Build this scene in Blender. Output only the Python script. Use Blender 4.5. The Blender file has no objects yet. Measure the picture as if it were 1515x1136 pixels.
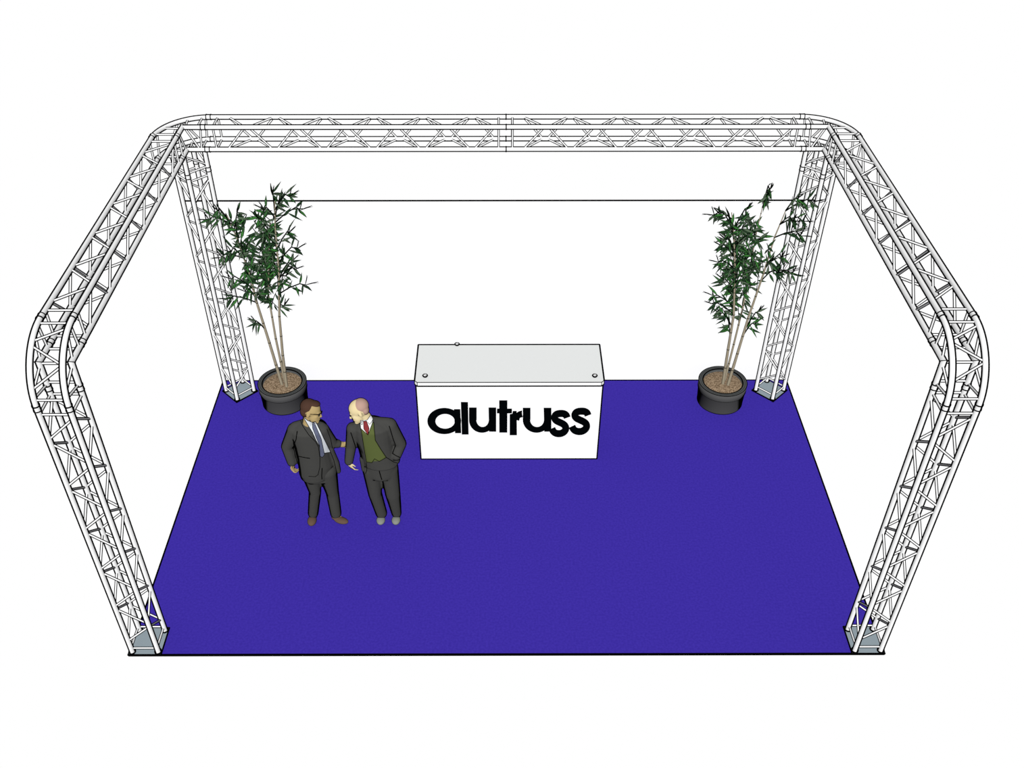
import bpy, bmesh, math, random
from mathutils import Vector, Matrix, Quaternion
from mathutils.bvhtree import BVHTree

S = bpy.context.scene
C = S.collection
V = Vector
PI = math.pi

# ------------------------------------------------------------------ camera, sky, light, exposure
cam_d = bpy.data.cameras.new('camera')
cam = bpy.data.objects.new('camera', cam_d)
C.objects.link(cam)
S.camera = cam
cam_d.sensor_width = 36.0
cam_d.lens = 36.0 * 1463.36 / 1515.0
cam_d.shift_x = 14.2 / 1515.0
cam_d.clip_end = 200
cam.location = (-0.0522, -5.5168, 7.7506)
cam.rotation_euler = (PI / 2 - 0.6856, 0, -0.0022)

w = bpy.data.worlds.new('white_studio')
S.world = w
w.use_nodes = True
w.node_tree.nodes['Background'].inputs[0].default_value = (1, 1, 1, 1)
w.node_tree.nodes['Background'].inputs[1].default_value = 1.0

SUN = 20.0
sl = bpy.data.lights.new('key_light', 'SUN')
sl.energy = SUN
sl.angle = math.radians(3)
sl.use_shadow = False
sun = bpy.data.objects.new('key_light', sl)
C.objects.link(sun)
sun.location = (0, -8, 9)
sun.rotation_euler = (PI / 2 - 0.6856, 0, 0)

S.view_settings.view_transform = 'Standard'
S.view_settings.look = 'None'
S.view_settings.exposure = 0.0
S.view_settings.gamma = 1.0
S.view_settings.use_curve_mapping = False

# ------------------------------------------------------------------ materials
def lin(c):
    c = c / 255.0
    return c / 12.92 if c <= 0.04045 else ((c + 0.055) / 1.055) ** 2.4

def base_from(rgb, cn):
    k = 1.0 + SUN * cn / PI           # how strongly the set's light lifts a surface
    return tuple(lin(x) / k for x in rgb) + (1.0,)

def mat(name, rgb, cn=0.77, rim=None, noise=None, base=None, tube=False, facing=True):
    """matt paint; rim = width of the inked dark edge the drawing-style paint has"""
    m = bpy.data.materials.new(name)
    m.use_nodes = True
    nt = m.node_tree
    b = nt.nodes['Principled BSDF']
    b.inputs['Roughness'].default_value = 0.9
    b.inputs['Specular IOR Level'].default_value = 0.0
    col = base or base_from(rgb, cn)
    b.inputs['Base Color'].default_value = col
    m.diffuse_color = col
    src = None
    N, L = nt.nodes, nt.links
    if noise:
        amt, scale, rgb2 = noise
        tc = N.new('ShaderNodeTexCoord')
        nz = N.new('ShaderNodeTexNoise')
        nz.inputs['Scale'].default_value = scale
        nz.inputs['Detail'].default_value = 4
        L.new(tc.outputs['Object'], nz.inputs['Vector'])
        mr = N.new('ShaderNodeMapRange')
        mr.inputs['From Min'].default_value = 0.5 - amt
        mr.inputs['From Max'].default_value = 0.5 + amt
        L.new(nz.outputs['Fac'], mr.inputs['Value'])
        mx = N.new('ShaderNodeMix')
        mx.data_type = 'RGBA'
        mx.inputs['A'].default_value = col
        mx.inputs['B'].default_value = base_from(rgb2, cn)
        L.new(mr.outputs['Result'], mx.inputs['Factor'])
        src = mx.outputs['Result']
        L.new(src, b.inputs['Base Color'])
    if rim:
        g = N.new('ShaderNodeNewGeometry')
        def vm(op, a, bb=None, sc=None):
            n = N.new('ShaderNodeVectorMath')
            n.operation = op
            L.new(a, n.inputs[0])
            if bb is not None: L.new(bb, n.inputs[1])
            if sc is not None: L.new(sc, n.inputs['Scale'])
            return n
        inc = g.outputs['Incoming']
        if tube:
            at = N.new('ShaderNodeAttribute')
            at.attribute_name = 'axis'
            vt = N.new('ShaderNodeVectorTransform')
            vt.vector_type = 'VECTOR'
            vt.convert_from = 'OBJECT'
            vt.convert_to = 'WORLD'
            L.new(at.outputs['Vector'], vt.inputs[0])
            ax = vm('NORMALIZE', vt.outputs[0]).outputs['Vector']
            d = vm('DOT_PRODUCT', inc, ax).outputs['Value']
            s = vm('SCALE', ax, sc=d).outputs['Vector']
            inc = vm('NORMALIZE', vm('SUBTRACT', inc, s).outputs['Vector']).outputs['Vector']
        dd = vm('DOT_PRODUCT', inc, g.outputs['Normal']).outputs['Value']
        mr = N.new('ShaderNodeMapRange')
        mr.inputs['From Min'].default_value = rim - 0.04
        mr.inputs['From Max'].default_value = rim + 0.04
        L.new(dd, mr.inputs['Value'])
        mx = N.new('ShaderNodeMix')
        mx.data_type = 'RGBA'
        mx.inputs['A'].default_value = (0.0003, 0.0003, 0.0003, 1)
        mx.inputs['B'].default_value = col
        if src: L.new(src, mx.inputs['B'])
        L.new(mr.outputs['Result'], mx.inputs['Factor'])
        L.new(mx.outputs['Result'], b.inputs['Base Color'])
    return m

WB = (0.178, 0.178, 0.178, 1)
M_TUBE = mat('white_aluminium_tube', None, rim=0.80, base=WB, tube=True)
M_BRACE = mat('white_aluminium_brace', None, rim=0.90, base=WB, tube=True)
M_PLAIN = mat('white_aluminium_plain', None, base=WB)
M_INK = mat('black_line', None, base=(0.0003, 0.0003, 0.0003, 1))
M_PLATE = mat('grey_steel_plate', (148, 161, 168), 0.63)
M_CARPET = mat('blue_carpet', (59, 44, 158), 0.63, noise=(0.16, 46, (66, 50, 169)))
M_WALL = mat('white_panel', None, base=(0.19, 0.19, 0.19, 1))
M_TOP = mat('light_grey_laminate', (230, 232, 231), 0.63)
M_COUNTER = mat('white_laminate', None, base=(0.19, 0.19, 0.19, 1))
M_LOGO = mat('black_vinyl', (4, 7, 9), 0.77)
M_POT = mat('dark_grey_plastic', (88, 88, 88), 0.75, rim=0.16)
M_POTIN = mat('dark_grey_rim', (76, 78, 78), 0.63)
M_SOIL = mat('brown_soil', (165, 143, 118), 0.63, noise=(0.12, 60, (104, 86, 66)))
M_CANE = mat('dry_cane', (150, 140, 120), 0.6, rim=0.30)
M_TWIG = mat('black_twig', (10, 14, 10), 0.6)
M_LEAF = [mat('leaf_green', (60, 102, 58), 0.85), mat('leaf_grey_green', (88, 106, 84), 0.85),
          mat('leaf_dark', (42, 68, 44), 0.85), mat('leaf_bright', (64, 124, 58), 0.85)]

# ------------------------------------------------------------------ mesh helpers
class MB:
    """collects vertices, faces, material slots and a tube axis per vertex; build() links ONE mesh object"""
    def __init__(s):
        s.v, s.f, s.m, s.sm, s.ax = [], [], [], [], []
    def add(s, vs, fs, mi=0, smooth=False, ax=None):
        o = len(s.v)
        s.v += [V(p) for p in vs]
        s.ax += (ax if isinstance(ax, list) else [ax or V((0, 0, 1))] * len(vs))
        for f in fs:
            s.f.append([i + o for i in f]); s.m.append(mi); s.sm.append(smooth)
        return s
    def box(s, x0, x1, y0, y1, z0, z1, mi=0):
        vs = [(x, y, z) for z in (z0, z1) for y in (y0, y1) for x in (x0, x1)]
        return s.add(vs, [(0, 2, 3, 1), (4, 5, 7, 6), (0, 1, 5, 4), (2, 6, 7, 3), (0, 4, 6, 2), (1, 3, 7, 5)], mi)
    def prism(s, poly, place, depth, mi=0):
        """poly = 2-D outline, place(u, v, d) -> 3-D; extruded by depth"""
        n = len(poly)
        vs = [place(u, v, 0) for u, v in poly] + [place(u, v, depth) for u, v in poly]
        fs = [tuple(range(n)), tuple(range(2 * n - 1, n - 1, -1))]
        fs += [(i, n + i, n + (i + 1) % n, (i + 1) % n) for i in range(n)]
        return s.add(vs, fs, mi)
    def tube(s, pts, r, seg=16, mi=0, smooth_path=False, caps=True, capmi=None):
        pts = [V(p) for p in pts]
        rr = r if isinstance(r, (list, tuple)) else [r] * len(pts)
        n = len(pts)
        d = [(pts[i + 1] - pts[i]).normalized() for i in range(n - 1)]
        up = V((0, 0, 1)) if abs(d[0].z) < 0.9 else V((1, 0, 0))
        frames = []
        u = d[0].cross(up).normalized()
        for i in range(n - 1):
            if i: u = d[i - 1].rotation_difference(d[i]) @ u
            u = (u - d[i] * u.dot(d[i])).normalized()
            frames.append((u.copy(), d[i].cross(u)))
        def ring(i, k):
            """ring at point i in the frame of segment k, lying in the joint's mitre plane"""
            uu, vv = frames[k]
            if 0 < i < n - 1:
                nb = (d[i - 1] + d[i]).normalized()
            else:
                nb = d[k]
            out = []
            for j in range(seg):
                a = 2 * PI * j / seg
                q = (uu * math.cos(a) + vv * math.sin(a)) * rr[i]
                q = q - d[k] * (q.dot(nb) / d[k].dot(nb))
                out.append(pts[i] + q)
            return out
        if smooth_path:
            vs, ax = [], []
            for i in range(n):
                k = min(i, n - 2)
                vs += ring(i, k)
                t = d[k] if i in (0, n - 1) else (d[i - 1] + d[i]).normalized()
                ax += [t] * seg
            fs = [(i * seg + j, i * seg + (j + 1) % seg, (i + 1) * seg + (j + 1) % seg, (i + 1) * seg + j)
                  for i in range(n - 1) for j in range(seg)]
            s.add(vs, fs, mi, True, ax)
        else:
            for k in range(n - 1):
                vs = ring(k, k) + ring(k + 1, k)
                fs = [(j, (j + 1) % seg, seg + (j + 1) % seg, seg + j) for j in range(seg)]
                s.add(vs, fs, mi, True, [d[k]] * (2 * seg))
        if caps:
            cm = mi if capmi is None else capmi
            s.add(ring(0, 0), [tuple(range(seg - 1, -1, -1))], cm, False, d[0])
            s.add(ring(n - 1, n - 2), [tuple(range(seg))], cm, False, d[-1])
        return s
    def ell(s, c, r, rot=None, seg=20, rings=12, mi=0):
        c = V(c)
        R = rot or Matrix.Identity(3)
        vs, fs = [c + R @ V((0, 0, -r[2]))], []
        for i in range(1, rings):
            a = -PI / 2 + PI * i / rings
            for j in range(seg):
                b = 2 * PI * j / seg
                vs.append(c + R @ V((r[0] * math.cos(a) * math.cos(b), r[1] * math.cos(a) * math.sin(b), r[2] * math.sin(a))))
        vs.append(c + R @ V((0, 0, r[2])))
        for j in range(seg):
            fs.append((0, 1 + (j + 1) % seg, 1 + j))
            t = 1 + (rings - 2) * seg
            fs.append((t + j, t + (j + 1) % seg, len(vs) - 1))
        for i in range(rings - 2):
            for j in range(seg):
                a, b = 1 + i * seg + j, 1 + i * seg + (j + 1) % seg
                fs.append((a, b, b + seg, a + seg))
        return s.add(vs, fs, mi, True)
    def loft(s, rings, seg=24, mi=0):
        """rings = (cx, cy, cz, rx, ry[, turn]) horizontal ellipses from bottom to top, closed"""
        vs = []
        for q in rings:
            cx, cy, cz, rx, ry = q[:5]
            t = q[5] if len(q) > 5 else 0
            for j in range(seg):
                a = 2 * PI * j / seg
                x, y = rx * math.cos(a), ry * math.sin(a)
                vs.append((cx + x * math.cos(t) - y * math.sin(t), cy + x * math.sin(t) + y * math.cos(t), cz))
        n = len(rings)
        fs = [(i * seg + j, i * seg + (j + 1) % seg, (i + 1) * seg + (j + 1) % seg, (i + 1) * seg + j)
              for i in range(n - 1) for j in range(seg)]
        fs += [tuple(range(seg - 1, -1, -1)), tuple((n - 1) * seg + j for j in range(seg))]
        return s.add(vs, fs, mi, True)
    def limb(s, pts, rs, seg=16, mi=0):
        """tapering limb: cone frusta between joints with a ball in each joint"""
        pts = [V(p) for p in pts]
        for i in range(len(pts) - 1):
            s.tube([pts[i], pts[i + 1]], [rs[i], rs[i + 1]], seg, mi)
        for p, r in zip(pts, rs):
            s.ell(p, (r, r, r), seg=seg, rings=8, mi=mi)
        return s
    def mesh(s, name, mats):
        me = bpy.data.meshes.new(name)
        me.from_pydata([tuple(p) for p in s.v], [], s.f)
        for m in mats: me.materials.append(m)
        me.polygons.foreach_set('material_index', s.m)
        me.polygons.foreach_set('use_smooth', s.sm)
        a = me.attributes.new('axis', 'FLOAT_VECTOR', 'POINT')
        a.data.foreach_set('vector', [c for p in s.ax for c in p])
        me.update()
        return me
    def build(s, name, mats, parent=None):
        if not isinstance(mats, (list, tuple)): mats = [mats]
        return link(name, s.mesh(name, mats), parent)

def link(name, me, parent=None, mtx=None):
    o = bpy.data.objects.new(name, me)
    C.objects.link(o)
    if parent: o.parent = parent
    if mtx is not None: o.matrix_basis = mtx
    return o

def thing(name, label, cat, loc=(0, 0, 0), group=None):
    o = bpy.data.objects.new(name, None)
    C.objects.link(o)
    o.location = loc
    o.empty_display_size = 0.1
    o['label'] = label; o['category'] = cat
    if group: o['group'] = group
    return o

def along(a, b):
    """matrix that carries a +Z mesh of length |b-a| from a to b"""
    a, b = V(a), V(b)
    q = V((0, 0, 1)).rotation_difference((b - a).normalized())
    return Matrix.Translation(a) @ q.to_matrix().to_4x4()

def remeshed(mb, name, mats, voxel, parent=None, smooth=4):
    """one continuous closed surface out of overlapping volumes"""
    me = mb.mesh(name + '_form', mats[:1])
    o = link(name + '_form', me)
    r = o.modifiers.new('r', 'REMESH')
    r.mode = 'VOXEL'; r.voxel_size = voxel; r.use_smooth_shade = True
    sm = o.modifiers.new('s', 'SMOOTH')
    sm.factor = 0.5; sm.iterations = smooth
    dg = bpy.context.evaluated_depsgraph_get()
    out = bpy.data.meshes.new_from_object(o.evaluated_get(dg))
    out.name = name
    out.materials.clear()
    for m in mats: out.materials.append(m)
    bpy.data.objects.remove(o)
    bpy.data.meshes.remove(me)
    return link(name, out, parent)

# ------------------------------------------------------------------ floor and back wall
HW, D, DT, H = 3.5, 4.03, 4.0366, 3.5
LW = 0.0075
m = MB().box(-HW, HW, 0, D, -0.012, 0, 0)
floor = m.build('floor', [M_CARPET])
floor['kind'] = 'structure'; floor['label'] = 'blue carpet covering the stand'
b = MB()
e = 0.0085
b.box(-HW - e, HW + e, -e, e, -0.014, 0.003)
b.box(-HW - e, HW + e, D - e, D + e, -0.014, 0.003)
b.box(-HW - e, -HW + e, e, D - e, -0.014, 0.003)
b.box(HW - e, HW + e, e, D - e, -0.014, 0.003)
b.build('carpet_edge', [M_INK], floor)
wall = MB().box(-HW, HW, D + 0.012, D + 0.04, 0.0, 2.5).build('wall_back', [M_WALL])
wall['kind'] = 'structure'; wall['label'] = 'white back wall panel with a black top edge'
MB().box(-HW, HW, D + 0.009, D + 0.021, 2.492, 2.505).build('top_edge', [M_INK], wall)

# ------------------------------------------------------------------ truss
R_CH, R_BR = 0.0286, 0.0125
OFF = 0.12
SEG_L = 3.0
_mesh_cache = {}
def strut_mesh(L, r=R_BR):
    k = (round(L, 4), r)
    if k not in _mesh_cache:
        _mesh_cache[k] = MB().tube([(0, 0, 0), (0, 0, L)], r, 12).mesh('brace', [M_BRACE])
    return _mesh_cache[k]

def strut(root, name, a, b):
    a, b = V(a), V(b)
    d = (b - a).normalized()
    a2, b2 = a + d * 0.016, b - d * 0.016       # welded onto the tube walls
    return link(name, strut_mesh((b2 - a2).length), root, along(a2, b2))

_coup = None
def coupler(root, p, d, length=0.045):
    """white sleeve with two dark seams; p = middle, d = tube direction"""
    global _coup
    if _coup is None:
        h = length / 2
        m = MB()
        m.tube([(0, 0, -h), (0, 0, h)], R_CH + 0.0015, 20, 0)
        for z in (-h, h):
            m.tube([(0, 0, z - 0.005), (0, 0, z + 0.005)], R_CH + 0.0035, 20, 1)
        _coup = m.mesh('coupler', [M_TUBE, M_INK])
    p, d = V(p), V(d)
    return link('coupler', _coup, root, along(p, p + d))

def band(root, p, d):
    p, d = V(p), V(d)
    k = 'band'
    if k not in _mesh_cache:
        _mesh_cache[k] = MB().tube([(0, 0, -0.006), (0, 0, 0.006)], R_CH + 0.003, 20).mesh('joint_ring', [M_INK])
    return link('joint_ring', _mesh_cache[k], root, along(p, p + d))

CH = [(-OFF, -OFF), (OFF, -OFF), (OFF, OFF), (-OFF, OFF)]
leg_me = MB().tube([(0, 0, 0), (0, 0, 2.974)], R_CH, 24).mesh('chord_tube', [M_TUBE])
chord_me = MB().tube([(0, 0, 0), (0, 0, SEG_L)], R_CH, 24).mesh('chord_tube', [M_TUBE])
def truss_segment(name, label, cat, loc, rot, phase=0, group=None, chord=None):
    """four chords, eleven zigzag braces and two rungs on every side; runs along local +Z"""
    t = thing(name, label, cat, loc, group)
    t.rotation_euler = rot
    for x, y in CH:
        link('chord_tube', chord or chord_me, t, Matrix.Translation((x, y, 0)))
    for k in range(4):
        A, B = CH[k], CH[(k + 1) % 4]
        lowA = (k % 2 == 0) ^ (phase == 1)      # which of the two chords carries the lower nodes
        for i in range(11):
            z0, z1 = 0.16 + 0.25 * i + 0.02, 0.41 + 0.25 * i - 0.02
            P, Q = (A, B) if (lowA ^ (i % 2 == 1)) else (B, A)
            strut(t, 'diagonal_brace', (P[0], P[1], z0), (Q[0], Q[1], z1))
        for z in (0.07, 2.93):
            strut(t, 'rung', (A[0], A[1], z), (B[0], B[1], z))
    return t

XC = HW - 0.145
# columns ----------------------------------------------------------
plate_me = None
def base_plate(root, rings=True):
    m = MB()
    h = 0.152
    m.box(-h, h, -h, h, 0.002, 0.012)
    m.v = [p for p in m.v]
    p = m.build('base_plate', [M_PLATE], root)
    # dark outline of the plate
    e = MB(); q = 0.005
    for s in (-1, 1):
        e.box(-h - q, h + q, s * h - q, s * h + q, 0.001, 0.015)
        e.box(s * h - q, s * h + q, -h + q, h - q, 0.001, 0.015)
    for x, y in CH:
        e.tube([(x, y, 0.008), (x, y, 0.028)], R_CH + 0.006, 20)
    e.build('plate_edge', [M_INK], p)
    return p

cols = [('front left truss column rising from a grey plate at the carpet corner', (-XC, 0.145, 0), 0, 0),
        ('front right truss column rising from a grey plate at the carpet corner', (XC, 0.145, 0), 0, 0),
        ('back left truss column standing beside the potted bamboo', (-3.245, 3.82, 0), PI / 4, 0),
        ('back right truss column standing beside the potted bamboo', (3.245, 3.82, 0), PI / 4, 1)]
for lab, loc, rz, ph in cols:
    c = truss_segment('truss_upright', lab, 'truss', loc, (0, 0, rz), ph, 'truss columns of the stand', leg_me)
    base_plate(c)

# beams --------------------------------------------------------------
# local Z runs along the beam; local X = world X / world Z as given by the rotation
ZB = H - 0.145
tl = truss_segment('truss_span', 'overhead truss beam along the left side of the stand', 'truss', (-XC, 0.524, ZB), (-PI / 2, 0, 0), 0, 'truss beams overhead')
tr = truss_segment('truss_span', 'overhead truss beam along the right side of the stand', 'truss', (XC, 0.524, ZB), (-PI / 2, 0, 0), 0, 'truss beams overhead')
YB = DT - 0.145
bl = truss_segment('truss_span', 'left half of the overhead truss beam above the white back wall', 'truss', (-3.0, YB, ZB), (0, PI / 2, 0), 1, 'truss beams overhead')
br = truss_segment('truss_span', 'right half of the overhead truss beam above the white back wall', 'truss', (0.0, YB, ZB), (0, PI / 2, 0), 1, 'truss beams overhead')
for x, y in CH:
    band(br, (x, y, 0.006), (0, 0, 1))

# front corners ------------------------------------------------------
def front_corner(side, label):
    sg = -1 if side == 'left' else 1
    t = thing('truss_corner', label, 'truss corner', (sg * XC, 0.145, H - 0.525), 'truss corners')
    Rr, cy, cz = 0.475, 0.355, 0.025               # arc centre in local y, z
    def arc(a):                                  # a = 0 at the column, 90 at the beam
        a = math.radians(a)
        return (cy - Rr * math.cos(a), cz + Rr * math.sin(a))
    iy, iz = 0.12, 0.26                         # mitre of the inner chords
    for sx in (-1, 1):
        x = sx * OFF
        MB().tube([(x, -OFF, 0)] + [(x,) + arc(i * 90 / 18) for i in range(19)] + [(x, 0.379, 0.5)], R_CH, 24, smooth_path=True).build('curved_chord', [M_TUBE], t)
        m = MB().tube([(x, iy, 0), (x, iy, iz), (x, 0.379, iz)], R_CH, 24)
        m.build('mitred_chord', [M_TUBE], t)
        seam = MB().tube([(x, iy - 0.001, iz - 0.001), (x, iy + 0.001, iz + 0.001)], R_CH * 1.25, 4)
        # mitre seam: a thin dark ring in the joint plane
        rg = []
        for j in range(25):
            a = 2 * PI * j / 24
            q = V((math.cos(a), math.sin(a) * 0.7071, -math.sin(a) * 0.7071)) * R_CH
            nrm = V((0, 1, 1)).normalized()
            axis = V((0, 0, 1))
            q2 = V((math.cos(a) * R_CH, math.sin(a) * R_CH, 0))
            q2 = q2 - axis * (q2.dot(nrm) / axis.dot(nrm))
            rg.append(V((x, iy, iz)) + q2)
        MB().tube(rg, 0.0035, 6, smooth_path=True).build('weld_seam', [M_INK], t)
        for p, d in (((x, -OFF, 0.0225), (0, 0, 1)), ((x, iy, 0.0225), (0, 0, 1)), ((x, cy, 0.5), (0, 1, 0)), ((x, cy, iz), (0, 1, 0))):
            coupler(t, p, d)
        a0, a1, a2, a3 = arc(6), arc(36), arc(58), arc(84)
        strut(t, 'diagonal_brace', (x,) + arc(9), (x, iy, 0.05))
        strut(t, 'diagonal_brace', (x,) + arc(81), (x, cy - 0.05, iz))
        strut(t, 'diagonal_brace', (x,) + arc(14), (x, iy, iz - 0.03))
        strut(t, 'diagonal_brace', (x,) + arc(72), (x, iy + 0.03, iz))
    def cross(n, a, b, rev=False):
        pa, pb = arc(a), arc(b)
        strut(t, n, (-OFF,) + pa, (OFF,) + pb)
    cross('rung', 8, 8)
    cross('rung', 82, 82)
    cross('diagonal_brace', 18, 40) if sg < 0 else cross('diagonal_brace', 24, 42)
    cross('diagonal_brace', 58, 40) if sg < 0 else cross('diagonal_brace', 60, 42)
    cross('diagonal_brace', 62, 76) if sg < 0 else cross('diagonal_brace', 62, 78)
    for p in ((iy, 0.07), (iy, iz - 0.01), (cy - 0.07, iz)):
        strut(t, 'rung', (-OFF,) + p, (OFF,) + p)
    return t
front_corner('left', 'rounded truss corner joining front left column and left side beam')
front_corner('right', 'rounded truss corner joining front right column and right side beam')

# back corners -------------------------------------------------------
def back_corner(sg, label):
    t = thing('truss_corner', label, 'truss corner', (sg * 3.0, 3.524, 2.975), 'truss corners')
    zt, zb = H - 0.025 - 2.975, H - 0.265 - 2.975
    Rx, Ry = 0.475, DT - 0.025 - 3.524
    ix, iy = sg * 0.235, DT - 0.265 - 3.524
    def arc(a, z):
        a = math.radians(a)
        return V((sg * Rx * math.cos(a), Ry * math.sin(a), z))
    for z in (zt, zb):
        MB().tube([arc(i * 90 / 18, z) for i in range(19)], R_CH, 24, smooth_path=True).build('curved_chord', [M_TUBE], t)
        MB().tube([(ix, 0, z), (ix, iy, z), (0, iy, z)], R_CH, 24).build('mitred_chord', [M_TUBE], t)
        for p, d in (((sg * Rx, 0.024, z), (0, 1, 0)), ((ix, 0.024, z), (0, 1, 0)), ((sg * 0.023, Ry, z), (1, 0, 0)), ((sg * 0.023, iy, z), (1, 0, 0))):
            coupler(t, p, d)
        strut(t, 'rung', (sg * Rx, 0.085, z), (ix, 0.085, z))
        strut(t, 'rung', (sg * 0.085, Ry, z), (sg * 0.085, iy, z))
        strut(t, 'diagonal_brace', arc(28, z), (ix, iy - 0.03, z))
        strut(t, 'diagonal_brace', arc(62, z), (ix - sg * 0.03, iy, z))
    for P in ((sg * 0.085, iy), (ix, 0.085), (sg * 0.085, Ry), (sg * (Rx - 0.004), 0.085)):
        strut(t, 'rung', (P[0], P[1], zb), (P[0] + (0 if abs(P[0] - ix) < 0.01 else -sg * 0.03), P[1], zt))
    strut(t, 'diagonal_brace', (sg * 0.10, iy, zb), (ix - sg * 0.02, iy, zt))
    strut(t, 'diagonal_brace', arc(28, zb), arc(50, zt))
    strut(t, 'diagonal_brace', arc(72, zb), arc(54, zt))
    strut(t, 'diagonal_brace', (ix, 0.11, zt), (ix, iy - 0.02, zb))
    # stub legs that take the column
    cx, cy = sg * 0.245, 0.296
    q = OFF * math.sqrt(2)
    leg = [(cx - q, cy), (cx, cy - q), (cx + q, cy), (cx, cy + q)]
    for x, y in leg:
        MB().tube([(x, y, 0), (x, y, zb)], R_CH, 24).build('stub_leg', [M_TUBE], t)
        coupler(t, (x, y, 0.0225), (0, 0, 1))
    for k in range(4):
        A, B = leg[k], leg[(k + 1) % 4]
        strut(t, 'rung', A + (0.05,), B + (0.05,))
        P, Q = (A, B) if k % 2 == 0 else (B, A)
        strut(t, 'diagonal_brace', P + (0.07,), Q + (zb - 0.02,))
    return t
back_corner(-1, 'three-way truss corner above the back left column')
back_corner(1, 'three-way truss corner above the back right column')

# ------------------------------------------------------------------ counter
CX0, CX1, CY0, CY1 = -0.955, 1.035, 2.614, 3.265
ZC = 1.082
t = thing('reception_counter', 'white reception counter with black lettering standing on the blue carpet', 'counter', ((CX0 + CX1) / 2, (CY0 + CY1) / 2, 0))
ox, oy = (CX0 + CX1) / 2, (CY0 + CY1) / 2
hx, hy = (CX1 - CX0) / 2, (CY1 - CY0) / 2
MB().box(-hx, hx, -hy, hy, 0.001, ZC).build('body', [M_COUNTER], t)
m = MB()
tp = 0.05
ch = 0.03
ho = 0.012
oct_ = [(-hx - ho, -hy - ho + ch), (-hx - ho + ch, -hy - ho), (hx + ho - ch, -hy - ho), (hx + ho, -hy - ho + ch), (hx + ho, hy), (-hx - ho, hy)]
m.prism(oct_, lambda u, v, d: V((u, v, ZC + 0.003 + d)), tp - 0.003)
for i, f in enumerate(m.f):
    m.m[i] = 0 if i == 1 else 1
top = m.build('counter_top', [M_TOP, M_COUNTER], t)
bm = bmesh.new(); bm.from_mesh(top.data); bmesh.ops.recalc_face_normals(bm, faces=bm.faces); bm.to_mesh(top.data); bm.free()
for p in top.data.polygons:
    p.material_index = 0 if p.normal.z > 0.9 else 1
e = MB()
r = 0.0088
def edge(a, b, rr=r): e.tube([a, b], rr, 6)
o3 = [V((x, y, ZC + tp)) for x, y in oct_]
for i in range(6):
    edge(o3[i], o3[(i + 1) % 6], 0.0045 if i in (0, 1, 2) else r)
    lo = o3[i] - V((0, 0, tp))
    if i < 5: edge(lo, o3[(i + 1) % 6] - V((0, 0, tp)), r if i in (0, 1, 2) else 0.004)
    edge(lo, o3[i], 0.004 if i in (1, 2) else 0.006)
for x in (-hx, hx):
    edge((x, -hy, 0.006), (x, -hy, ZC))
    edge((x, hy, 0.006), (x, hy, ZC))
    edge((x, -hy, 0.006), (x, hy, 0.006), 0.005)
edge((-hx, -hy, 0.006), (hx, -hy, 0.006))
e.build('edging', [M_INK], t)
for x, y in ((-0.858, 2.705), (0.951, 2.701), (-0.536, 3.262)):
    m = MB()
    X, Y, Z = x - ox, y - oy, ZC + tp
    m.tube([(X, Y, Z), (X, Y, Z + 0.012)], 0.024, 14, 0)
    m.tube([(X, Y, Z + 0.012), (X, Y, Z + 0.02)], 0.016, 12, 1)
    ring = [V((X + 0.024 * math.cos(a * PI / 9), Y + 0.024 * math.sin(a * PI / 9), Z + 0.012)) for a in range(19)]
    m.tube(ring, 0.0075, 6, 0, smooth_path=True)
    m.tube([(X - 0.012, Y + 0.006, Z + 0.022), (X + 0.012, Y - 0.008, Z + 0.022)], 0.003, 6, 0)
    m.build('screw_knob', [M_INK, M_COUNTER], t)

# lettering on the front panel; drawing units -> metres on the panel
HM = (1.40705162e-03, 3.75147547e-06, -1.01951861e+00, -2.95775897e-06, -1.93827292e-03, 1.79513814e+00, -3.81618445e-07, -1.09556995e-04)
def panel(u, v, d):
    k = HM[6] * u + HM[7] * v + 1
    return V(((HM[0] * u + HM[1] * v + HM[2]) / k - ox, -hy - 0.0005 - d, (HM[3] * u + HM[4] * v + HM[5]) / k))
def ribbon(m, pts, wd, cap=True):
    """constant-width stroke through pts"""
    L_, R_ = [], []
    n = len(pts)
    for i in range(n):
        a, b_ = pts[max(i - 1, 0)], pts[min(i + 1, n - 1)]
        dx, dy = b_[0] - a[0], b_[1] - a[1]
        l = math.hypot(dx, dy)
        ww = wd[i] if isinstance(wd, list) else wd
        L_.append((pts[i][0] - dy / l * ww / 2, pts[i][1] + dx / l * ww / 2))
        R_.append((pts[i][0] + dy / l * ww / 2, pts[i][1] - dx / l * ww / 2))
    for i in range(n - 1):
        m.prism([L_[i], L_[i + 1], R_[i + 1], R_[i]], panel, 0.004)
def quad(m, *p): m.prism(list(p), panel, 0.004)
def earc(cx, cy, rx, ry, a0, a1, n=24):
    return [(cx + rx * math.cos(math.radians(a0 + (a1 - a0) * i / n)), cy + ry * math.sin(math.radians(a0 + (a1 - a0) * i / n))) for i in range(n + 1)]
def band_arc(m, cx, cy, rx, ry, ix, iy, icx, icy, a0, a1, n=28):
    o = earc(cx, cy, rx, ry, a0, a1, n); q = earc(icx, icy, ix, iy, a0, a1, n)
    for i in range(n): m.prism([o[i], o[i + 1], q[i + 1], q[i]], panel, 0.004)
def letter(fn):
    m = MB(); fn(m)
    o = m.build('letter', [M_LOGO], t)
    bm = bmesh.new(); bm.from_mesh(o.data); bmesh.ops.recalc_face_normals(bm, faces=bm.faces); bm.to_mesh(o.data); bm.free()
def l_a(m):
    band_arc(m, 280, 648, 122, 94, 70, 54, 286, 650, 0, 360, 48)
    quad(m, (350, 563), (396, 563), (402, 735), (358, 735))
letter(l_a)
letter(lambda m: quad(m, (400, 511), (451, 512), (456, 745), (407, 745)))
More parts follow.
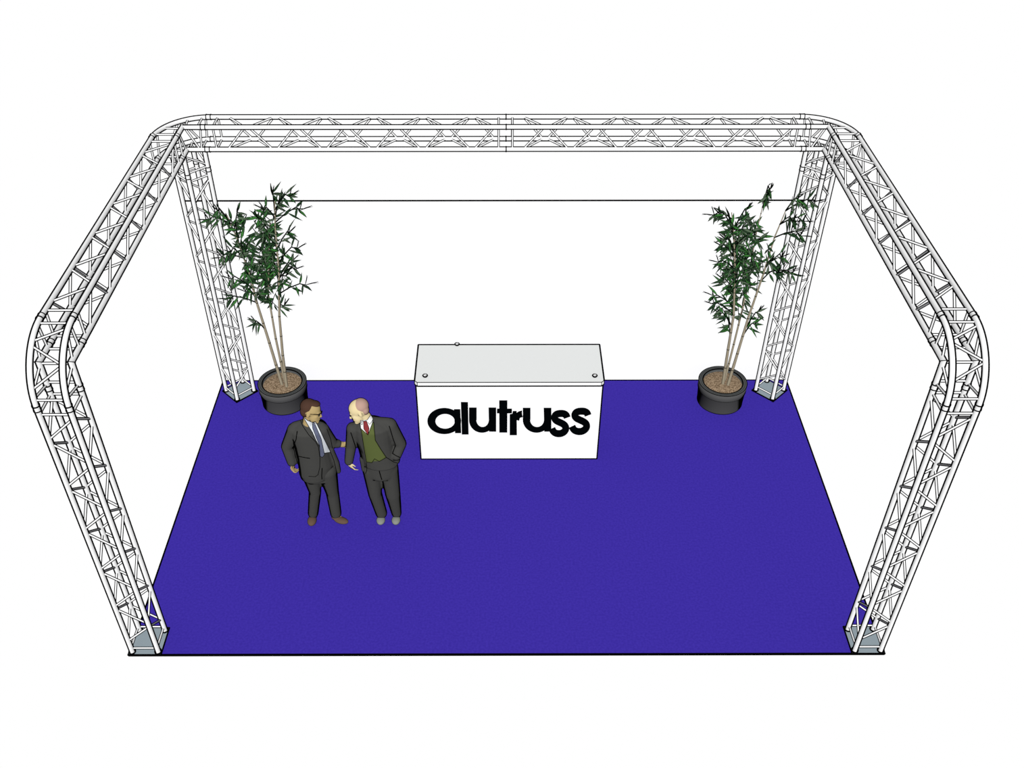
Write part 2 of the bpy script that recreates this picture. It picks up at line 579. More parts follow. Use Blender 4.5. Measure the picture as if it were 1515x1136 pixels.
def l_u(x0, x1, yt, yr):
    def f(m):
        wd = 55
        quad(m, (x0, yt), (x0 + wd, yt), (x0 + wd, 640), (x0, 640))
        quad(m, (x1 - wd, yr), (x1, yr), (x1, 724), (x1 - wd + 4, 724))
        cx = (x0 + x1) / 2
        band_arc(m, cx - 4, 640, (x1 - x0) / 2 - 4, 92, (x1 - x0) / 2 - wd + 2, 52, cx, 640, 0, 180)
    return f
letter(l_u(459, 655, 551, 551))
def l_t(m):
    quad(m, (677, 499), (736, 499), (735, 731), (678, 731))
    quad(m, (661, 559), (769, 559), (769, 592), (661, 592))
letter(l_t)
def l_r(m):
    quad(m, (753, 600), (772, 596), (776, 576), (803, 576), (805, 750), (753, 750))
    ribbon(m, [(800, 640), (806, 618), (820, 604), (842, 598)], 44)
    quad(m, (800, 592), (816, 580), (842, 572), (842, 614), (812, 622), (800, 640))
letter(l_r)
letter(l_u(848, 1054, 553, 553))
def l_s(x0, y0, w_, h_):
    def f(m):
        k = h_ / 186.0
        X = lambda x: x0 + x * w_ / 150.0
        Y = lambda y: y0 + y * k
        c = [(132, 50), (124, 30), (104, 21), (78, 20), (50, 24), (34, 38), (32, 56), (46, 72), (74, 84), (102, 96), (120, 112), (122, 134), (106, 154), (80, 165), (48, 164), (24, 152), (12, 128)]
        # smooth the stroke
        for _ in range(2):
            q = [c[0]]
            for a_, b_ in zip(c[:-1], c[1:]):
                q += [(a_[0] * .75 + b_[0] * .25, a_[1] * .75 + b_[1] * .25), (a_[0] * .25 + b_[0] * .75, a_[1] * .25 + b_[1] * .75)]
            c = q + [c[-1]]
        ribbon(m, [(X(x), Y(y)) for x, y in c], 50)
    return f
letter(l_s(1047, 573, 138, 188))
letter(l_s(1192, 556, 145, 190))

# ------------------------------------------------------------------ potted bamboos
def leaf(m, p, d, L, wd, nrm, mi, edge_mi, mg=0.0042):
    """lance-shaped folded blade with dark margins"""
    p, d = V(p), V(d).normalized()
    n = V(nrm); n = (n - d * n.dot(d))
    if n.length < 1e-4: n = d.orthogonal()
    n.normalize()
    s = d.cross(n)
    prof = [(0, 0.12), (0.18, 0.75), (0.38, 1.0), (0.62, 0.78), (0.84, 0.36), (1.0, 0.03)]
    th = 0.0012
    rows = []
    for u, k in prof:
        hw = wd / 2 * k
        c = p + d * (L * u) - n * (0.10 * L * u * u)
        g = min(mg, hw * 0.8)
        rows.append([c - s * hw + n * hw * .25, c - s * (hw - g) + n * (hw - g) * .25, c, c + s * (hw - g) + n * (hw - g) * .25, c + s * hw + n * hw * .25])
    vs = [q + n * th for r_ in rows for q in r_] + [q - n * th for r_ in rows for q in r_]
    N = len(rows) * 5
    for i in range(len(rows) - 1):
        for j in range(4):
            a = i * 5 + j
            mm = edge_mi if j in (0, 3) else mi
            o = len(m.v)
            m.add([vs[a], vs[a + 1], vs[a + 6], vs[a + 5]], [(0, 1, 2, 3)], mm)
            m.add([vs[N + a], vs[N + a + 5], vs[N + a + 6], vs[N + a + 1]], [(0, 1, 2, 3)], mm)
        for j, dr in ((0, 1), (4, -1)):
            a = i * 5 + j
            m.add([vs[a], vs[a + 5], vs[N + a + 5], vs[N + a]], [(0, 1, 2, 3)], edge_mi)

def potted_bamboo(label, cx, cy, canes, tips, rnd, core):
    t = thing('potted_bamboo', label, 'plant', (cx, cy, 0), 'potted bamboos')
    # pot: lathe
    prof = [(0.0, 0.0), (0.262, 0.0), (0.270, 0.012), (0.280, 0.205), (0.286, 0.21), (0.286, 0.296), (0.279, 0.302), (0.238, 0.302), (0.232, 0.296), (0.232, 0.26), (0.0, 0.26)]
    seg = 56
    m = MB()
    for i in range(len(prof) - 1):
        (r0, z0), (r1, z1) = prof[i], prof[i + 1]
        vs = [(r_ * math.cos(2 * PI * j / seg), r_ * math.sin(2 * PI * j / seg), z_) for r_, z_ in ((r0, z0), (r1, z1)) for j in range(seg)]
        flat = abs(z0 - z1) < 1e-6 or i >= 6
        m.add(vs, [(j, (j + 1) % seg, seg + (j + 1) % seg, seg + j) for j in range(seg)], 1 if flat else 0, True)
    pot = m.build('pot', [M_POT, M_POTIN], t)
    bm = bmesh.new(); bm.from_mesh(pot.data); bmesh.ops.remove_doubles(bm, verts=bm.verts, dist=1e-6); bmesh.ops.recalc_face_normals(bm, faces=bm.faces); bm.to_mesh(pot.data); bm.free()
    for p in pot.data.polygons: p.use_smooth = abs(p.normal.z) < 0.5
    e = MB()
    for r_, z_, q in ((0.2855, 0.301, 0.0045), (0.236, 0.300, 0.008), (0.283, 0.208, 0.004), (0.266, 0.006, 0.006), (0.262, 0.3025, 0.0015)):
        e.tube([(r_ * math.cos(2 * PI * j / seg), r_ * math.sin(2 * PI * j / seg), z_) for j in range(seg + 1)], q, 6, smooth_path=True)
    e.build('rim_line', [M_INK], pot)
    m = MB()
    rg = [(0, 0.285)]
    vs, fs = [], []
    for i in range(9):
        rr = 0.231 * i / 8
        for j in range(40):
            a = 2 * PI * j / 40
            vs.append((rr * math.cos(a), rr * math.sin(a), 0.262 + 0.018 * (1 - (i / 8) ** 2) + rnd.uniform(-.004, .004) * (0 < i < 8)))
    for i in range(8):
        for j in range(40):
            fs.append((i * 40 + j, (i + 1) * 40 + j, (i + 1) * 40 + (j + 1) % 40, i * 40 + (j + 1) % 40))
    m.add(vs, fs, 0, True)
    m.build('soil', [M_SOIL], t)
    # canes with nodes
    cpts = []
    for pts, r0 in canes:
        P = [V((x - cx, y - cy, z)) for x, y, z in pts]
        # resample
        Q = []
        for a, b_ in zip(P[:-1], P[1:]):
            for k in range(6): Q.append(a.lerp(b_, k / 6))
        Q.append(P[-1])
        cpts.append(Q)
        n = len(Q)
        m = MB().tube(Q, [r0 * (1 - 0.75 * i / (n - 1)) for i in range(n)], 10, 0, smooth_path=True)
        for i in range(3, n - 1, 3):
            m.tube([Q[i] - V((0, 0, .004)), Q[i] + V((0, 0, .004))], r0 * (1 - 0.75 * i / (n - 1)) + 0.002, 8, 1)
        m.build('cane', [M_CANE, M_TWIG], t)
    def nearest(p):
        best = None
        drop_ = rnd.uniform(.12, .34)
        for Q in cpts:
            for q in Q[5:]:
                dd = (V((q.x, q.y * 0.6, q.z * 1.0)) - V((p.x, p.y * .6, p.z - drop_))).length
                if best is None or dd < best[0]: best = (dd, q)
        return best[1]
    def rl(): return rnd.choice([0, 0, 1, 1, 2, 2, 3])
    view = V((0, -0.75, 0.65))
    def branch(tip, full=True):
        tw = lf = MB()
        tip = V(tip)
        st = nearest(tip)
        out = tip - st
        mid = st.lerp(tip, 0.55) + V((0, 0, 0.06)) + V((rnd.uniform(-.02, .02), rnd.uniform(-.03, .03), 0))
        end = st.lerp(tip, 0.66) + V((0, 0, 0.01))
        path = [st, st.lerp(mid, .5) + V((0, 0, .015)), mid, end]
        tw.tube(path, [0.008, 0.007, 0.0065, 0.006], 6, 4, smooth_path=True)
        o2 = V((out.x, out.y, 0)).normalized() if V((out.x, out.y, 0)).length > .03 else V((1, 0, 0))
        L = max((tip - end).length, 0.13)
        # three leaves at the twig end: one on, one up, one down
        leaf(lf, end, tip - end, L, 0.022, V((0, 0.7, .7)), 2, 4, 0.009)
        for dv, ln in ((tip - end, L * .97), (o2 * 0.35 + V((0, 0, 1)), L * .83)):   # rolled young blades
            dn = dv.normalized()
            lf.tube([end, end + dn * ln * .5, end + dn * ln], [.0035, .0065, .0022], 6, 4, smooth_path=True)
        leaf(lf, end, o2 * 0.35 + V((0, 0, 1)), L * .85, 0.02, V((1, .3, 0)), 2, 4, 0.009)
        leaf(lf, end, o2 * 0.55 + V((0, 0, -0.8)), L * .8, 0.026, view, rl(), 4)
        # leaves hanging along the twig
        if full:
            for k in range(6):
                f = 0.25 + 0.7 * k / 6
                p = (st.lerp(mid, f / .6) if f < .6 else mid.lerp(end, (f - .6) / .4))
                dd = o2 * rnd.uniform(.2, 1.0) + V((rnd.uniform(-.4, .4), rnd.uniform(-.5, .5), rnd.uniform(-.9, -.1) if k % 3 else rnd.uniform(.5, 1.2)))
                leaf(lf, p, dd, rnd.uniform(.11, .17), rnd.uniform(.02, .032), view + V((rnd.uniform(-.6, .6), rnd.uniform(-.3, .3), rnd.uniform(-.3, .3))), rl(), 4)
        lf.build('branch', M_LEAF + [M_TWIG], t)
    for x, z in tips:
        y = rnd.uniform(-0.10, 0.10)
        if abs(x) > 2.95: y = -0.20
        x_, z_ = x - cx + y * (-0.03), z + (-y) * 0.9
        branch((x_, y, z_))
    # dense heart of the crown
    for k in range(core[4]):
        x = core[0] + core[2] * max(-1.7, min(1.7, rnd.gauss(0, 1))) - cx
        z = core[1] + core[3] * max(-2.0, min(1.5, rnd.gauss(0, 1)))
        y = rnd.uniform(-.16, .16)
        z -= y * .9
        p = V((x, y, z))
        q = nearest(p)
        lf = MB()
        lf.tube([q, q.lerp(p, .6) + V((0, 0, .02)), p], 0.0045, 5, 4, smooth_path=True)
        for j in range(5):
            dd = V((rnd.uniform(-1, 1), rnd.uniform(-.6, .4), rnd.uniform(-1.1, .7)))
            leaf(lf, q.lerp(p, rnd.uniform(.4, 1)), dd, rnd.uniform(.10, .16), rnd.uniform(.02, .034), view + V((rnd.uniform(-.5, .5), 0, 0)), rl(), 4)
        lf.build('branch', M_LEAF + [M_TWIG], t)
    return t

tipsL = [(-2.40, 2.88), (-2.33, 2.78), (-2.14, 2.82), (-2.01, 2.67), (-2.23, 2.40), (-2.13, 2.22), (-2.27, 2.08),
         (-2.07, 1.74), (-2.19, 1.90), (-2.36, 1.91), (-2.79, 2.68), (-2.93, 2.55), (-3.17, 2.44), (-3.0, 2.6), (-2.96, 2.07),
         (-3.13, 1.97), (-3.07, 1.76), (-2.91, 1.60), (-3.16, 1.46), (-2.86, 1.20), (-2.44, 1.44), (-2.62, 2.55), (-2.55, 2.62)]
canesL = [([(-2.66, 3.62, 0.26), (-2.72, 3.62, 0.9), (-2.78, 3.63, 1.45), (-2.80, 3.64, 1.8), (-2.86, 3.64, 2.25), (-2.92, 3.64, 2.55)], 0.019),
          ([(-2.63, 3.66, 0.26), (-2.66, 3.70, 0.9), (-2.66, 3.72, 1.5), (-2.58, 3.72, 2.0), (-2.50, 3.72, 2.45)], 0.016),
          ([(-2.60, 3.58, 0.26), (-2.58, 3.58, 0.75), (-2.54, 3.58, 1.3), (-2.46, 3.58, 1.9), (-2.42, 3.58, 2.45), (-2.38, 3.58, 2.75)], 0.019)]
potted_bamboo('left potted bamboo in a dark pot next to the back left truss column', -2.66, 3.64, canesL, tipsL, random.Random(4), (-2.62, 2.08, .13, .33, 74))
tipsR = [(2.09, 2.56), (2.18, 2.64), (2.32, 2.59), (2.54, 2.67), (2.73, 2.88), (2.70, 2.78), (3.22, 2.66), (3.0, 2.72),
         (3.17, 2.41), (3.20, 2.23), (3.02, 2.41), (2.99, 2.02), (2.99, 1.81), (3.22, 1.74), (2.87, 1.96), (2.27, 2.29),
         (2.22, 2.20), (2.19, 1.97), (2.34, 1.80), (2.22, 1.61), (2.21, 1.45), (2.32, 1.37), (2.89, 1.39), (2.89, 1.20), (2.54, 1.18)]
canesR = [([(2.60, 3.62, 0.26), (2.585, 3.61, 0.8), (2.575, 3.60, 1.3), (2.50, 3.60, 1.9), (2.42, 3.60, 2.35), (2.36, 3.60, 2.6)], 0.019),
          ([(2.655, 3.60, 0.26), (2.70, 3.60, 0.75), (2.745, 3.60, 1.25), (2.82, 3.60, 1.85), (2.86, 3.60, 2.3), (2.92, 3.60, 2.62)], 0.019),
          ([(2.63, 3.68, 0.26), (2.67, 3.71, 0.8), (2.70, 3.72, 1.35), (2.70, 3.74, 1.9), (2.70, 3.74, 2.3), (2.72, 3.74, 2.72)], 0.014)]
potted_bamboo('right potted bamboo in a dark pot next to the back right truss column', 2.60, 3.64, canesR, tipsR, random.Random(9), (2.56, 2.02, .13, .33, 72))

# ------------------------------------------------------------------ people
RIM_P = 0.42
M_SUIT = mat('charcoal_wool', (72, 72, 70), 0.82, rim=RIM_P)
M_SUITF = mat('charcoal_wool_flat', (62, 62, 60), 0.8)
M_LINING = mat('dark_lining', (34, 36, 34), 0.8)
M_SHIRTB = mat('pale_blue_shirt', (226, 231, 236), 0.8)
M_SHIRTW = mat('white_shirt', (252, 252, 252), 0.8)
M_TIEB = mat('slate_tie', (102, 108, 132), 0.8)
M_TIER = mat('red_tie', (140, 56, 60), 0.8)
M_VEST = mat('olive_vest', (92, 102, 58), 0.8)
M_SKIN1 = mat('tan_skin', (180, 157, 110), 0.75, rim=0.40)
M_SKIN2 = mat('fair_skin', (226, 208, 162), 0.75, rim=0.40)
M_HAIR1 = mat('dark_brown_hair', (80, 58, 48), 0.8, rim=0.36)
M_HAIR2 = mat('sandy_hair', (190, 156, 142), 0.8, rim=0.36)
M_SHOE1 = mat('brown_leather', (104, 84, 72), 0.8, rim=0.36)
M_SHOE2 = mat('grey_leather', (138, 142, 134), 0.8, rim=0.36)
M_LENS = mat('dark_lens', (60, 58, 52), 0.8)
Y0 = 1.66
VD = V((0.186, -0.72, 0.668)).normalized()
def at(x, z, y=0.0):
    """figure sheet coordinate (x, z) carried to a depth y in front of / behind the figure's plane"""
    return V((x - y * 0.258, Y0 + y, z - y * 0.929))

def bvh_of(o):
    me = o.data
    return BVHTree.FromPolygons([v.co.copy() for v in me.vertices], [tuple(p.vertices) for p in me.polygons])
def drop(bvhs, x, z, off):
    """point of the clothing surface under a sheet coordinate"""
    p = at(x, z)
    best = None
    for b_ in bvhs:
        h = b_.ray_cast(p + VD * 1.0, -VD)
        if h[0] is not None and (best is None or h[3] < best[1]): best = (h[0], h[3])
    if best is None: return None
    return best[0] + VD * off
def inked(m, bvhs, pts, r=0.004, off=0.001, mi=0, closed=False):
    """seam line lying on the clothing"""
    if closed: pts = pts + [pts[0]]
    out = []
    for (x0, z0), (x1, z1) in zip(pts[:-1], pts[1:]):
        n = max(2, int(math.hypot(x1 - x0, z1 - z0) / 0.02))
        for k in range(n):
            f = k / n
            q = drop(bvhs, x0 + (x1 - x0) * f, z0 + (z1 - z0) * f, off)
            if q is not None: out.append(q)
    q = drop(bvhs, pts[-1][0], pts[-1][1], off)
    if q is not None: out.append(q)
    cl = [out[0]]
    for q in out[1:]:
        if (q - cl[-1]).length > 0.003: cl.append(q)
    if len(cl) > 1: m.tube(cl, r, 6, mi, smooth_path=True)
def patch(m, bvhs, poly, off=0.004, mi=0, nx=8, dz=0.012):
    """piece of cloth cut to poly and laid on the clothing, with thickness"""
    zs = [p[1] for p in poly]
    z0, z1 = min(zs) + 1e-4, max(zs) - 1e-4
    n = max(2, int((z1 - z0) / dz))
    rows = []
    for i in range(n + 1):
        z = z0 + (z1 - z0) * i / n
        xs = []
        for (xa, za), (xb, zb_) in zip(poly, poly[1:] + poly[:1]):
            if (za - z) * (zb_ - z) <= 0 and abs(za - zb_) > 1e-9:
                xs.append(xa + (xb - xa) * (z - za) / (zb_ - za))
        if len(xs) < 2: continue
        a, b_ = min(xs), max(xs)
        row = []
        for j in range(nx + 1):
            row.append(drop(bvhs, a + (b_ - a) * j / nx, z, off))
        ok = [q for q in row if q is not None]
        if not ok: continue
        row = [q if q is not None else min(ok, key=lambda k: 0) for q in row]
        rows.append(row)
    vs = [q for r_ in rows for q in r_]
    N = len(vs)
    vs2 = [q - VD * 0.010 for q in vs]
    W = nx + 1
    fs, fb = [], []
    for i in range(len(rows) - 1):
        for j in range(nx):
            a = i * W + j
            fs.append((a, a + 1, a + W + 1, a + W)); fb.append((N + a, N + a + W, N + a + W + 1, N + a + 1))
        a = i * W
        fs.append((a, a + W, N + a + W, N + a))
        a = i * W + nx
        fs.append((a, N + a, N + a + W, a + W))
    for j in range(nx):
        a = j; fs.append((a, N + a, N + a + 1, a + 1))
        a = (len(rows) - 1) * W + j; fs.append((a, a + 1, N + a + 1, N + a))
    m.add(vs + vs2, fs + fb, mi, True)

def hand(m, wrist, direc, normal, size=0.17, curl=0.5, thumb=1):
    """palm, four unequal bent fingers and a thumb leaving the side of the palm"""
    w_ = V(wrist); d = V(direc).normalized()
    n = V(normal); n = (n - d * n.dot(d)).normalized()
    s = d.cross(n) * thumb
    pl = size * 0.5
    m.limb([w_, w_ + d * pl * .45], [size * .13, size * .15], 10)
    R = Matrix((s, d, n)).transposed()
    m.ell(w_ + d * pl * .55, (size * .23, pl * .58, size * .10), R, 14, 10)
    for k, (o, ln) in enumerate(((.165, .40), (.06, .46), (-.05, .43), (-.155, .34))):
        b_ = w_ + d * pl * .9 + s * size * o
        p, ang, pts = b_, 0.15, [b_]
        for q in (.45, .32, .23):
            ang += curl * (1.0 if q != .45 else .6)
            dd = d * math.cos(ang) + n * math.sin(ang) + s * o * 0.5
            p = p + dd * size * ln * q * 1.15
            pts.append(p)
        m.limb(pts, [size * .052, size * .05, size * .045, size * .038], 8)
    b_ = w_ + d * pl * .25 + s * size * .17
    p1 = b_ + (d * .6 + s * .75 + n * .25).normalized() * size * .20
    p2 = p1 + (d * .9 + s * .2 + n * .4).normalized() * size * .17
    m.limb([b_ - s * size * .06, p1, p2], [size * .075, size * .06, size * .045], 8)

def head_parts(m, c, F, U, k=1.0):
    """head form; F = where the face looks, U = up of the head"""
    F = V(F).normalized(); U = V(U); U = (U - F * U.dot(F)).normalized(); Sd = U.cross(F)
    R = Matrix((F, Sd, U)).transposed()
    P = lambda f, s, u: V(c) + (F * f + Sd * s + U * u) * k
    E3 = lambda a, b_, c_: (a * k, b_ * k, c_ * k)
    m.ell(P(-.008, 0, .028), E3(.098, .077, .092), R, 24, 16)
    m.ell(P(.035, 0, -.035), E3(.060, .058, .078), R, 20, 12)
    m.ell(P(.062, 0, -.088), E3(.028, .032, .026), R, 14, 10)
    m.ell(P(.078, 0, .012), E3(.018, .045, .012), R, 14, 8)
    m.limb([P(.086, 0, .006), P(.102, 0, -.028)], [.008 * k, .012 * k], 10)
    m.ell(P(.090, 0, -.032), E3(.013, .018, .009), R, 10, 8)
    m.ell(P(.086, 0, -.058), E3(.011, .022, .007), R, 10, 8)
    m.ell(P(.083, 0, -.069), E3(.011, .020, .007), R, 10, 8)
    for s in (-1, 1):
        m.ell(P(-.006, s * .078, -.012), E3(.018, .010, .031), R, 12, 8)
        m.ell(P(.055, s * .034, -.030), E3(.028, .022, .026), R, 12, 8)
    return P, R

def hairline(m, P, R, k, s, rows):
    pass

# ---------------- left man
p1 = thing('person', 'person in dark suit, blue tie and sunglasses reaching out to touch an arm', 'person', (0, 0, 0), None)
p2 = thing('person', 'person in dark suit with olive vest and red tie, one hand in pocket', 'person', (0, 0, 0), None)

# joint positions (sheet coordinates)
hd = at(-1.868, 1.545, 0.03)
nk = at(-1.905, 1.44, 0.03)
F1, U1 = V((1, -0.22, -0.10)), V((0.05, 0.34, 1))
ys = 0.04
m = MB()
P1, R1 = head_parts(m, hd, F1, U1, 1.0)
m.limb([hd + V((-.02, .01, -.02)), nk + V((-.01, 0, -.05))], [.058, .062], 16)
torso1 = [(0.70, -1.890, .185), (0.86, -1.900, .172), (1.00, -1.905, .165), (1.15, -1.905, .172), (1.27, -1.912, .180), (1.345, -1.918, .165), (1.39, -1.915, .12), (1.425, -1.908, .07)]
def rings(tb, grow, ry0=.115, turn=0.25, zoff=0.0, y=ys):
    out = []
    for i, (z, x, rx) in enumerate(tb):
        p = at(x, z, y)
        ry = ry0 * (0.85 + 0.15 * min(1, rx / .17)) if z < 1.36 + zoff else rx * .62
        out.append((p.x, p.y, p.z, rx + grow, ry + grow, turn))
    return out
m.loft(rings(torso1, -0.02))
shl, ell_, wrl = at(-2.065, 1.315, .02), at(-2.163, 1.09, .02), at(-2.142, .855, -.02)
shr, elr, wrr = at(-1.765, 1.315, .02), at(-1.705, 1.135, .06), at(-1.605, 1.112, .085)
m.limb([shl, ell_, wrl], [.05, .042, .030])
m.limb([shr + V((-.03, 0, -.01)), elr, wrr], [.036, .036, .030])
hand(m, wrl + V((0, 0, .01)), V((.05, -.25, -1)), V((.9, -.3, 0)), .15, .9, 1)
hand(m, wrr + V((-.01, 0, 0)), V((1, .12, .05)), V((.1, -1, .1)), .14, .5, 1)
hipL, kneeL, ankL = at(-1.975, .73, .04), at(-1.962, .46, .03), at(-2.018, .14, .03)
hipR, kneeR, ankR = at(-1.805, .73, .04), at(-1.785, .44, .05), at(-1.795, .13, .05)
hipL.z += .03; hipR.z += .03
fl = V((ankL.x - .01, 1.70, .035)); fr = V((ankR.x + .02, 1.70, .035))
m.limb([hipL, kneeL, fl + V((0, .02, .03))], [.085, .05, .036])
m.limb([hipR, kneeR, fr + V((0, .02, .03))], [.085, .05, .036])
m.limb([fl, fl + V((-.02, -.09, -.012))], [.03, .02]); m.limb([fr, fr + V((.09, -.04, -.012))], [.03, .02])
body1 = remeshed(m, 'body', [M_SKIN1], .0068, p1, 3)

m = MB()
m.loft(rings([(0.695, -1.925, .145), (0.76, -1.912, .165)] + torso1[1:], 0.012, .125))
m.limb([shl, ell_, wrl + (ell_ - wrl).normalized() * .02], [.068, .062, .050])
m.limb([shr + V((-.02, 0, 0)), elr, wrr + (elr - wrr).normalized() * .055], [.066, .054, .044])
m.limb([at(-2.05, 1.36, .03), at(-1.92, 1.40, .04), at(-1.79, 1.355, .03)], [.045, .05, .045])
# open right flap of the jacket
m.limb([at(-1.735, 1.05, .03), at(-1.700, .86, .05), at(-1.690, .745, .06)], [.03, .035, .028])
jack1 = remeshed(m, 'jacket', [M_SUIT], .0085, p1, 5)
m = MB()
m.loft(rings([(0.66, -1.885, .16), (0.78, -1.895, .165), (0.95, -1.90, .155)], 0, .11, .25))
m.limb([hipL + V((0, 0, 0)), kneeL, fl + V((0, .012, .045))], [.105, .066, .058])
m.limb([hipR + V((0, 0, 0)), kneeR, fr + V((-.008, .012, .045))], [.105, .070, .062])
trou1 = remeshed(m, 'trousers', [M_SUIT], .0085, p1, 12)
bb = bvh_of(body1); bj = bvh_of(jack1); bt = bvh_of(trou1)
# shirt, tie, lapel and pocket lines
shirt1 = [(-1.955, 1.475), (-1.925, 1.375), (-1.890, 1.27), (-1.870, 1.17), (-1.846, 1.095), (-1.838, 1.02), (-1.802, .996), (-1.742, 1.010), (-1.79, 1.20), (-1.835, 1.39), (-1.848, 1.412), (-1.873, 1.402), (-1.918, 1.428)]
m = MB(); patch(m, [bj, bb], shirt1, .003, 0); sh = m.build('shirt', [M_SHIRTB], p1)
m = MB(); inked(m, [bj, bb], shirt1, .0032, .004, closed=True)
m.build('collar_line', [M_INK], sh)
tie1 = [(-1.873, 1.405), (-1.882, 1.33), (-1.862, 1.204), (-1.842, 1.099), (-1.853, .957), (-1.835, .939), (-1.806, .975), (-1.815, 1.186), (-1.850, 1.37), (-1.86, 1.405)]
m = MB(); patch(m, [bj, bb], tie1, .008, 0); ti = m.build('tie', [M_TIEB], p1)
m = MB(); inked(m, [bj, bb], tie1, .0026, .008, closed=True); m.build('tie_line', [M_INK], ti)
flap1 = [(-1.722, 1.0), (-1.70, .92), (-1.652, .735), (-1.705, .72), (-1.722, .85)]
m = MB()
inked(m, [bj], [(-1.985, 1.43), (-1.975, 1.36), (-1.93, 1.24), (-1.875, 1.15), (-1.855, 1.08), (-1.858, .93), (-1.875, .80), (-1.905, .70), (-1.935, .675), (-2.0, .68)], .0032)
inked(m, [bj], [(-2.035, 1.29), (-2.060, 1.18), (-2.103, 1.08), (-2.098, .97), (-2.090, .86)], .0048)
inked(m, [bj], [(-2.067, .957), (-2.01, .94), (-1.956, .927)], .005)
inked(m, [bj], [(-1.745, 1.32), (-1.722, 1.18), (-1.718, 1.06)], .0032)
inked(m, [bj], [(-1.742, 1.01), (-1.722, .90), (-1.708, .72)], .0032)
m.build('seam_line', [M_INK], jack1)
m = MB(); inked(m, [bt, bj], [(-1.852, .794), (-1.868, .69), (-1.872, .64)], .005); m.build('fly_line', [M_INK], trou1)
# shoes
m = MB(); m.ell(fl + V((-.008, -.05, -.002)), (.050, .075, .036)); m.ell(fl + V((0, .02, .008)), (.042, .05, .045))
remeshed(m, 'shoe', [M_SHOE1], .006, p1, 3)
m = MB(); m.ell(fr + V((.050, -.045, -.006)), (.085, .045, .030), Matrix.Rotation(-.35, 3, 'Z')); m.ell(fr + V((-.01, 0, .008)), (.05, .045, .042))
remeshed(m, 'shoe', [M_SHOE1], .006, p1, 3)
# hair and glasses
m = MB()
m.ell(P1(-.030, 0, .046), (.086, .083, .080), R1, 26, 18)
m.ell(P1(-.055, 0, .005), (.056, .074, .075), R1, 22, 14)
m.ell(P1(.022, 0, .088), (.060, .056, .032), R1, 22, 14)
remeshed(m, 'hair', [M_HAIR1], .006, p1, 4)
m = MB()
for s in (-1, 1):
    m.tube([P1(.090, s * .046, .004), P1(-.010, s * .079, .004)], .0042, 6, 0)
    m.ell(P1(.090, s * .028, -.006), (.008, .020, .014), R1, 14, 8, 1)
m.tube([P1(.092, -.046, .008), P1(.101, 0, .008), P1(.092, .046, .008)], .0042, 6, 0, smooth_path=True)
m.build('sunglasses', [M_INK, M_LENS], p1)

# ---------------- right man
hd2 = at(-1.408, 1.55, 0.03)
nk2 = at(-1.335, 1.455, 0.04)
F2, U2 = V((-1, -0.30, -0.34)), V((-0.28, 0.34, 1))
m = MB()
P2, R2 = head_parts(m, hd2, F2, U2, 1.02)
m.limb([hd2 + V((.03, .01, -.03)), nk2 + V((.02, 0, -.06))], [.056, .062], 16)
torso2 = [(0.875, -1.258, .178), (0.95, -1.270, .172), (1.08, -1.282, .172), (1.20, -1.300, .182), (1.30, -1.308, .192), (1.375, -1.305, .178), (1.42, -1.305, .13), (1.455, -1.315, .07)]
m.loft(rings(torso2, -0.02, .115, -.15, 0.03))
s2l, e2l, w2l = at(-1.490, 1.325, .02), at(-1.530, 1.10, .02), at(-1.578, .865, -.02)
s2r, e2r, w2r = at(-1.125, 1.375, .03), at(-1.040, 1.125, .04), at(-1.095, .965, -.01)
m.limb([s2l, e2l, w2l], [.05, .042, .030])
m.limb([s2r, e2r, w2r], [.05, .042, .030])
hand(m, w2l + V((0, 0, .012)), V((.34, -.15, -1)), V((.5, .6, .1)), .155, .35, 1)
hand(m, w2r, V((-.25, -.1, -1)), V((-.3, .8, 0)), .14, .4, 1)
h2l, k2l = at(-1.350, .80, .05), at(-1.345, .42, .04)
h2r, k2r = at(-1.175, .80, .05), at(-1.162, .42, .04)
f2l, f2r = V((-1.315, 1.70, .035)), V((-1.155, 1.70, .035))
m.limb([h2l, k2l, f2l + V((0, .02, .03))], [.085, .05, .036])
m.limb([h2r, k2r, f2r + V((0, .02, .03))], [.085, .05, .036])
m.limb([f2l, f2l + V((-.01, -.07, -.012))], [.03, .02]); m.limb([f2r, f2r + V((0, -.07, -.012))], [.03, .02])
body2 = remeshed(m, 'body', [M_SKIN2], .0068, p2, 3)
m = MB()
m.loft(rings(torso2, 0.012, .125, -.15, 0.03))
m.limb([s2l, e2l, w2l + (e2l - w2l).normalized() * .02], [.066, .056, .046])
m.limb([s2r, e2r, w2r], [.070, .066, .054])
m.limb([at(-1.475, 1.345, .03), at(-1.31, 1.42, .04), at(-1.145, 1.405, .03)], [.048, .05, .05])
m.limb([at(-1.430, .92, .0), at(-1.432, .77, .0)], [.035, .026])
m.limb([at(-1.10, .93, .02), at(-1.10, .90, .02)], [.05, .045])
jack2 = remeshed(m, 'jacket', [M_SUIT], .0085, p2, 5)
m = MB()
m.loft(rings([(0.70, -1.258, .13), (0.74, -1.262, .160), (0.85, -1.265, .170), (1.02, -1.27, .16)], 0, .115, -.1))
m.limb([h2l, k2l, f2l + V((0, .012, .045))], [.100, .074, .064])
m.limb([h2r, k2r, f2r + V((0, .012, .045))], [.100, .082, .056])
trou2 = remeshed(m, 'trousers', [M_SUIT], .0085, p2, 14)
bb = bvh_of(body2); bj = bvh_of(jack2); bt = bvh_of(trou2)
vest = [(-1.415, 1.40), (-1.418, 1.323), (-1.412, 1.1), (-1.403, .875), (-1.352, .866), (-1.321, .920), (-1.278, .884), (-1.202, .938), (-1.25, 1.05), (-1.294, 1.168), (-1.290, 1.30), (-1.282, 1.40)]
m = MB(); patch(m, [bj], vest, .003); ve = m.build('vest', [M_VEST], p2)
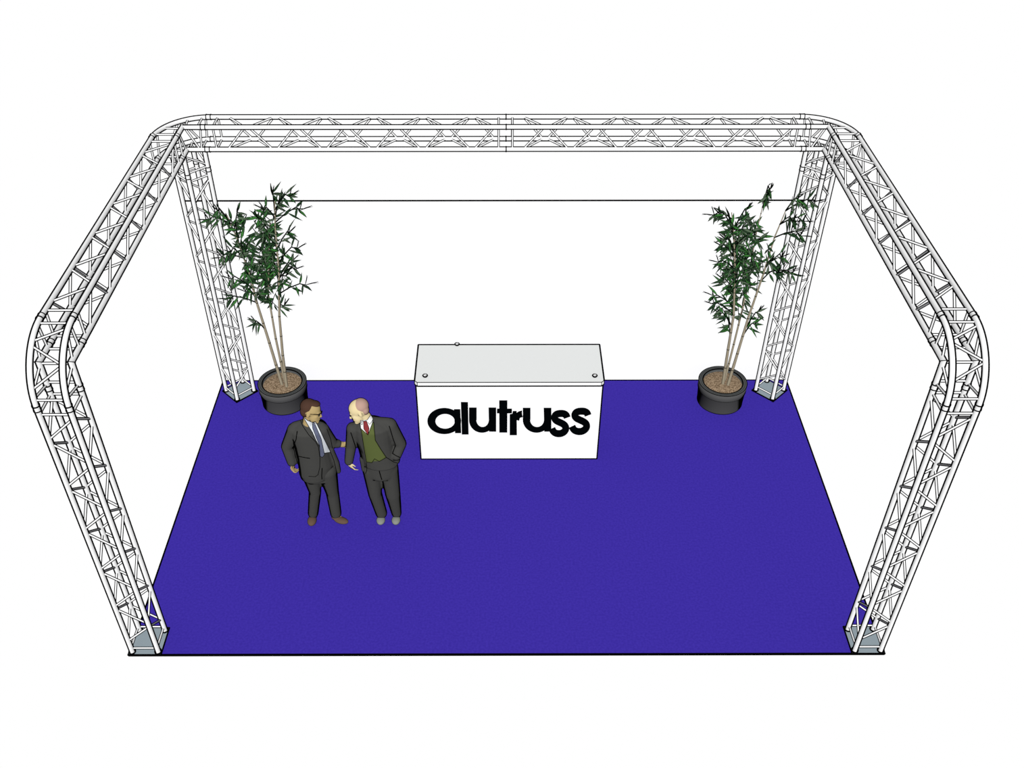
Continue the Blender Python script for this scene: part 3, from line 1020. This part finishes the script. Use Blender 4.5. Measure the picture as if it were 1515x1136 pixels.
m = MB(); inked(m, [bj], vest, .003, .003, closed=True); m.build('vest_line', [M_INK], ve)
shirt2 = [(-1.412, 1.425), (-1.418, 1.323), (-1.359, 1.237), (-1.291, 1.41), (-1.284, 1.46), (-1.300, 1.50), (-1.345, 1.432), (-1.375, 1.418)]
m = MB(); patch(m, [bj, bb], shirt2, .006); sh = m.build('shirt', [M_SHIRTW], p2)
m = MB(); inked(m, [bj, bb], shirt2, .0028, .006, closed=True)
inked(m, [bj], [(-1.345, 1.41), (-1.325, 1.375), (-1.29, 1.43)], .0026, .008)
inked(m, [bj], [(-1.39, 1.41), (-1.398, 1.37), (-1.41, 1.39)], .0026, .008)
m.build('collar_line', [M_INK], sh)
tie2 = [(-1.381, 1.417), (-1.390, 1.315), (-1.359, 1.237), (-1.338, 1.323), (-1.350, 1.417)]
m = MB(); patch(m, [bj, bb], tie2, .010); ti = m.build('tie', [M_TIER], p2)
m = MB(); inked(m, [bj, bb], tie2, .0026, .010, closed=True); m.build('tie_line', [M_INK], ti)
m = MB()
inked(m, [bj], [(-1.519, 1.272), (-1.50, 1.15), (-1.482, 1.045), (-1.478, .96)], .0048)
inked(m, [bj], [(-1.139, 1.357), (-1.115, 1.20), (-1.093, 1.097), (-1.133, .991), (-1.10, .96), (-1.065, .937)], .0048)
inked(m, [bj, bt], [(-1.202, .938), (-1.13, .875), (-1.07, .85)], .0035)
inked(m, [bj, bt], [(-1.404, .866), (-1.406, .76), (-1.424, .715)], .0032)
m.build('seam_line', [M_INK], jack2)
m = MB(); inked(m, [bt, bj], [(-1.288, .756), (-1.275, .66), (-1.270, .63)], .005); m.build('fly_line', [M_INK], trou2)
for f in (f2l, f2r):
    m = MB(); m.ell(f + V((-.004, -.045, -.002)), (.048, .065, .035)); m.ell(f + V((0, .02, .008)), (.042, .05, .043))
    remeshed(m, 'shoe', [M_SHOE2], .006, p2, 3)
m = MB()
m.ell(P2(-.034, 0, .042), (.083, .084, .078), R2, 26, 18)
m.ell(P2(-.052, 0, .004), (.050, .073, .066), R2, 22, 14)
remeshed(m, 'hair', [M_HAIR2], .006, p2, 4)
bb = bvh_of(body2)
m = MB()
for s in (-1, 1):
    m.ell(P2(.088, s * .028, .0), (.008, .014, .009), R2, 12, 8)
m.build('face_line', [M_INK], body2)
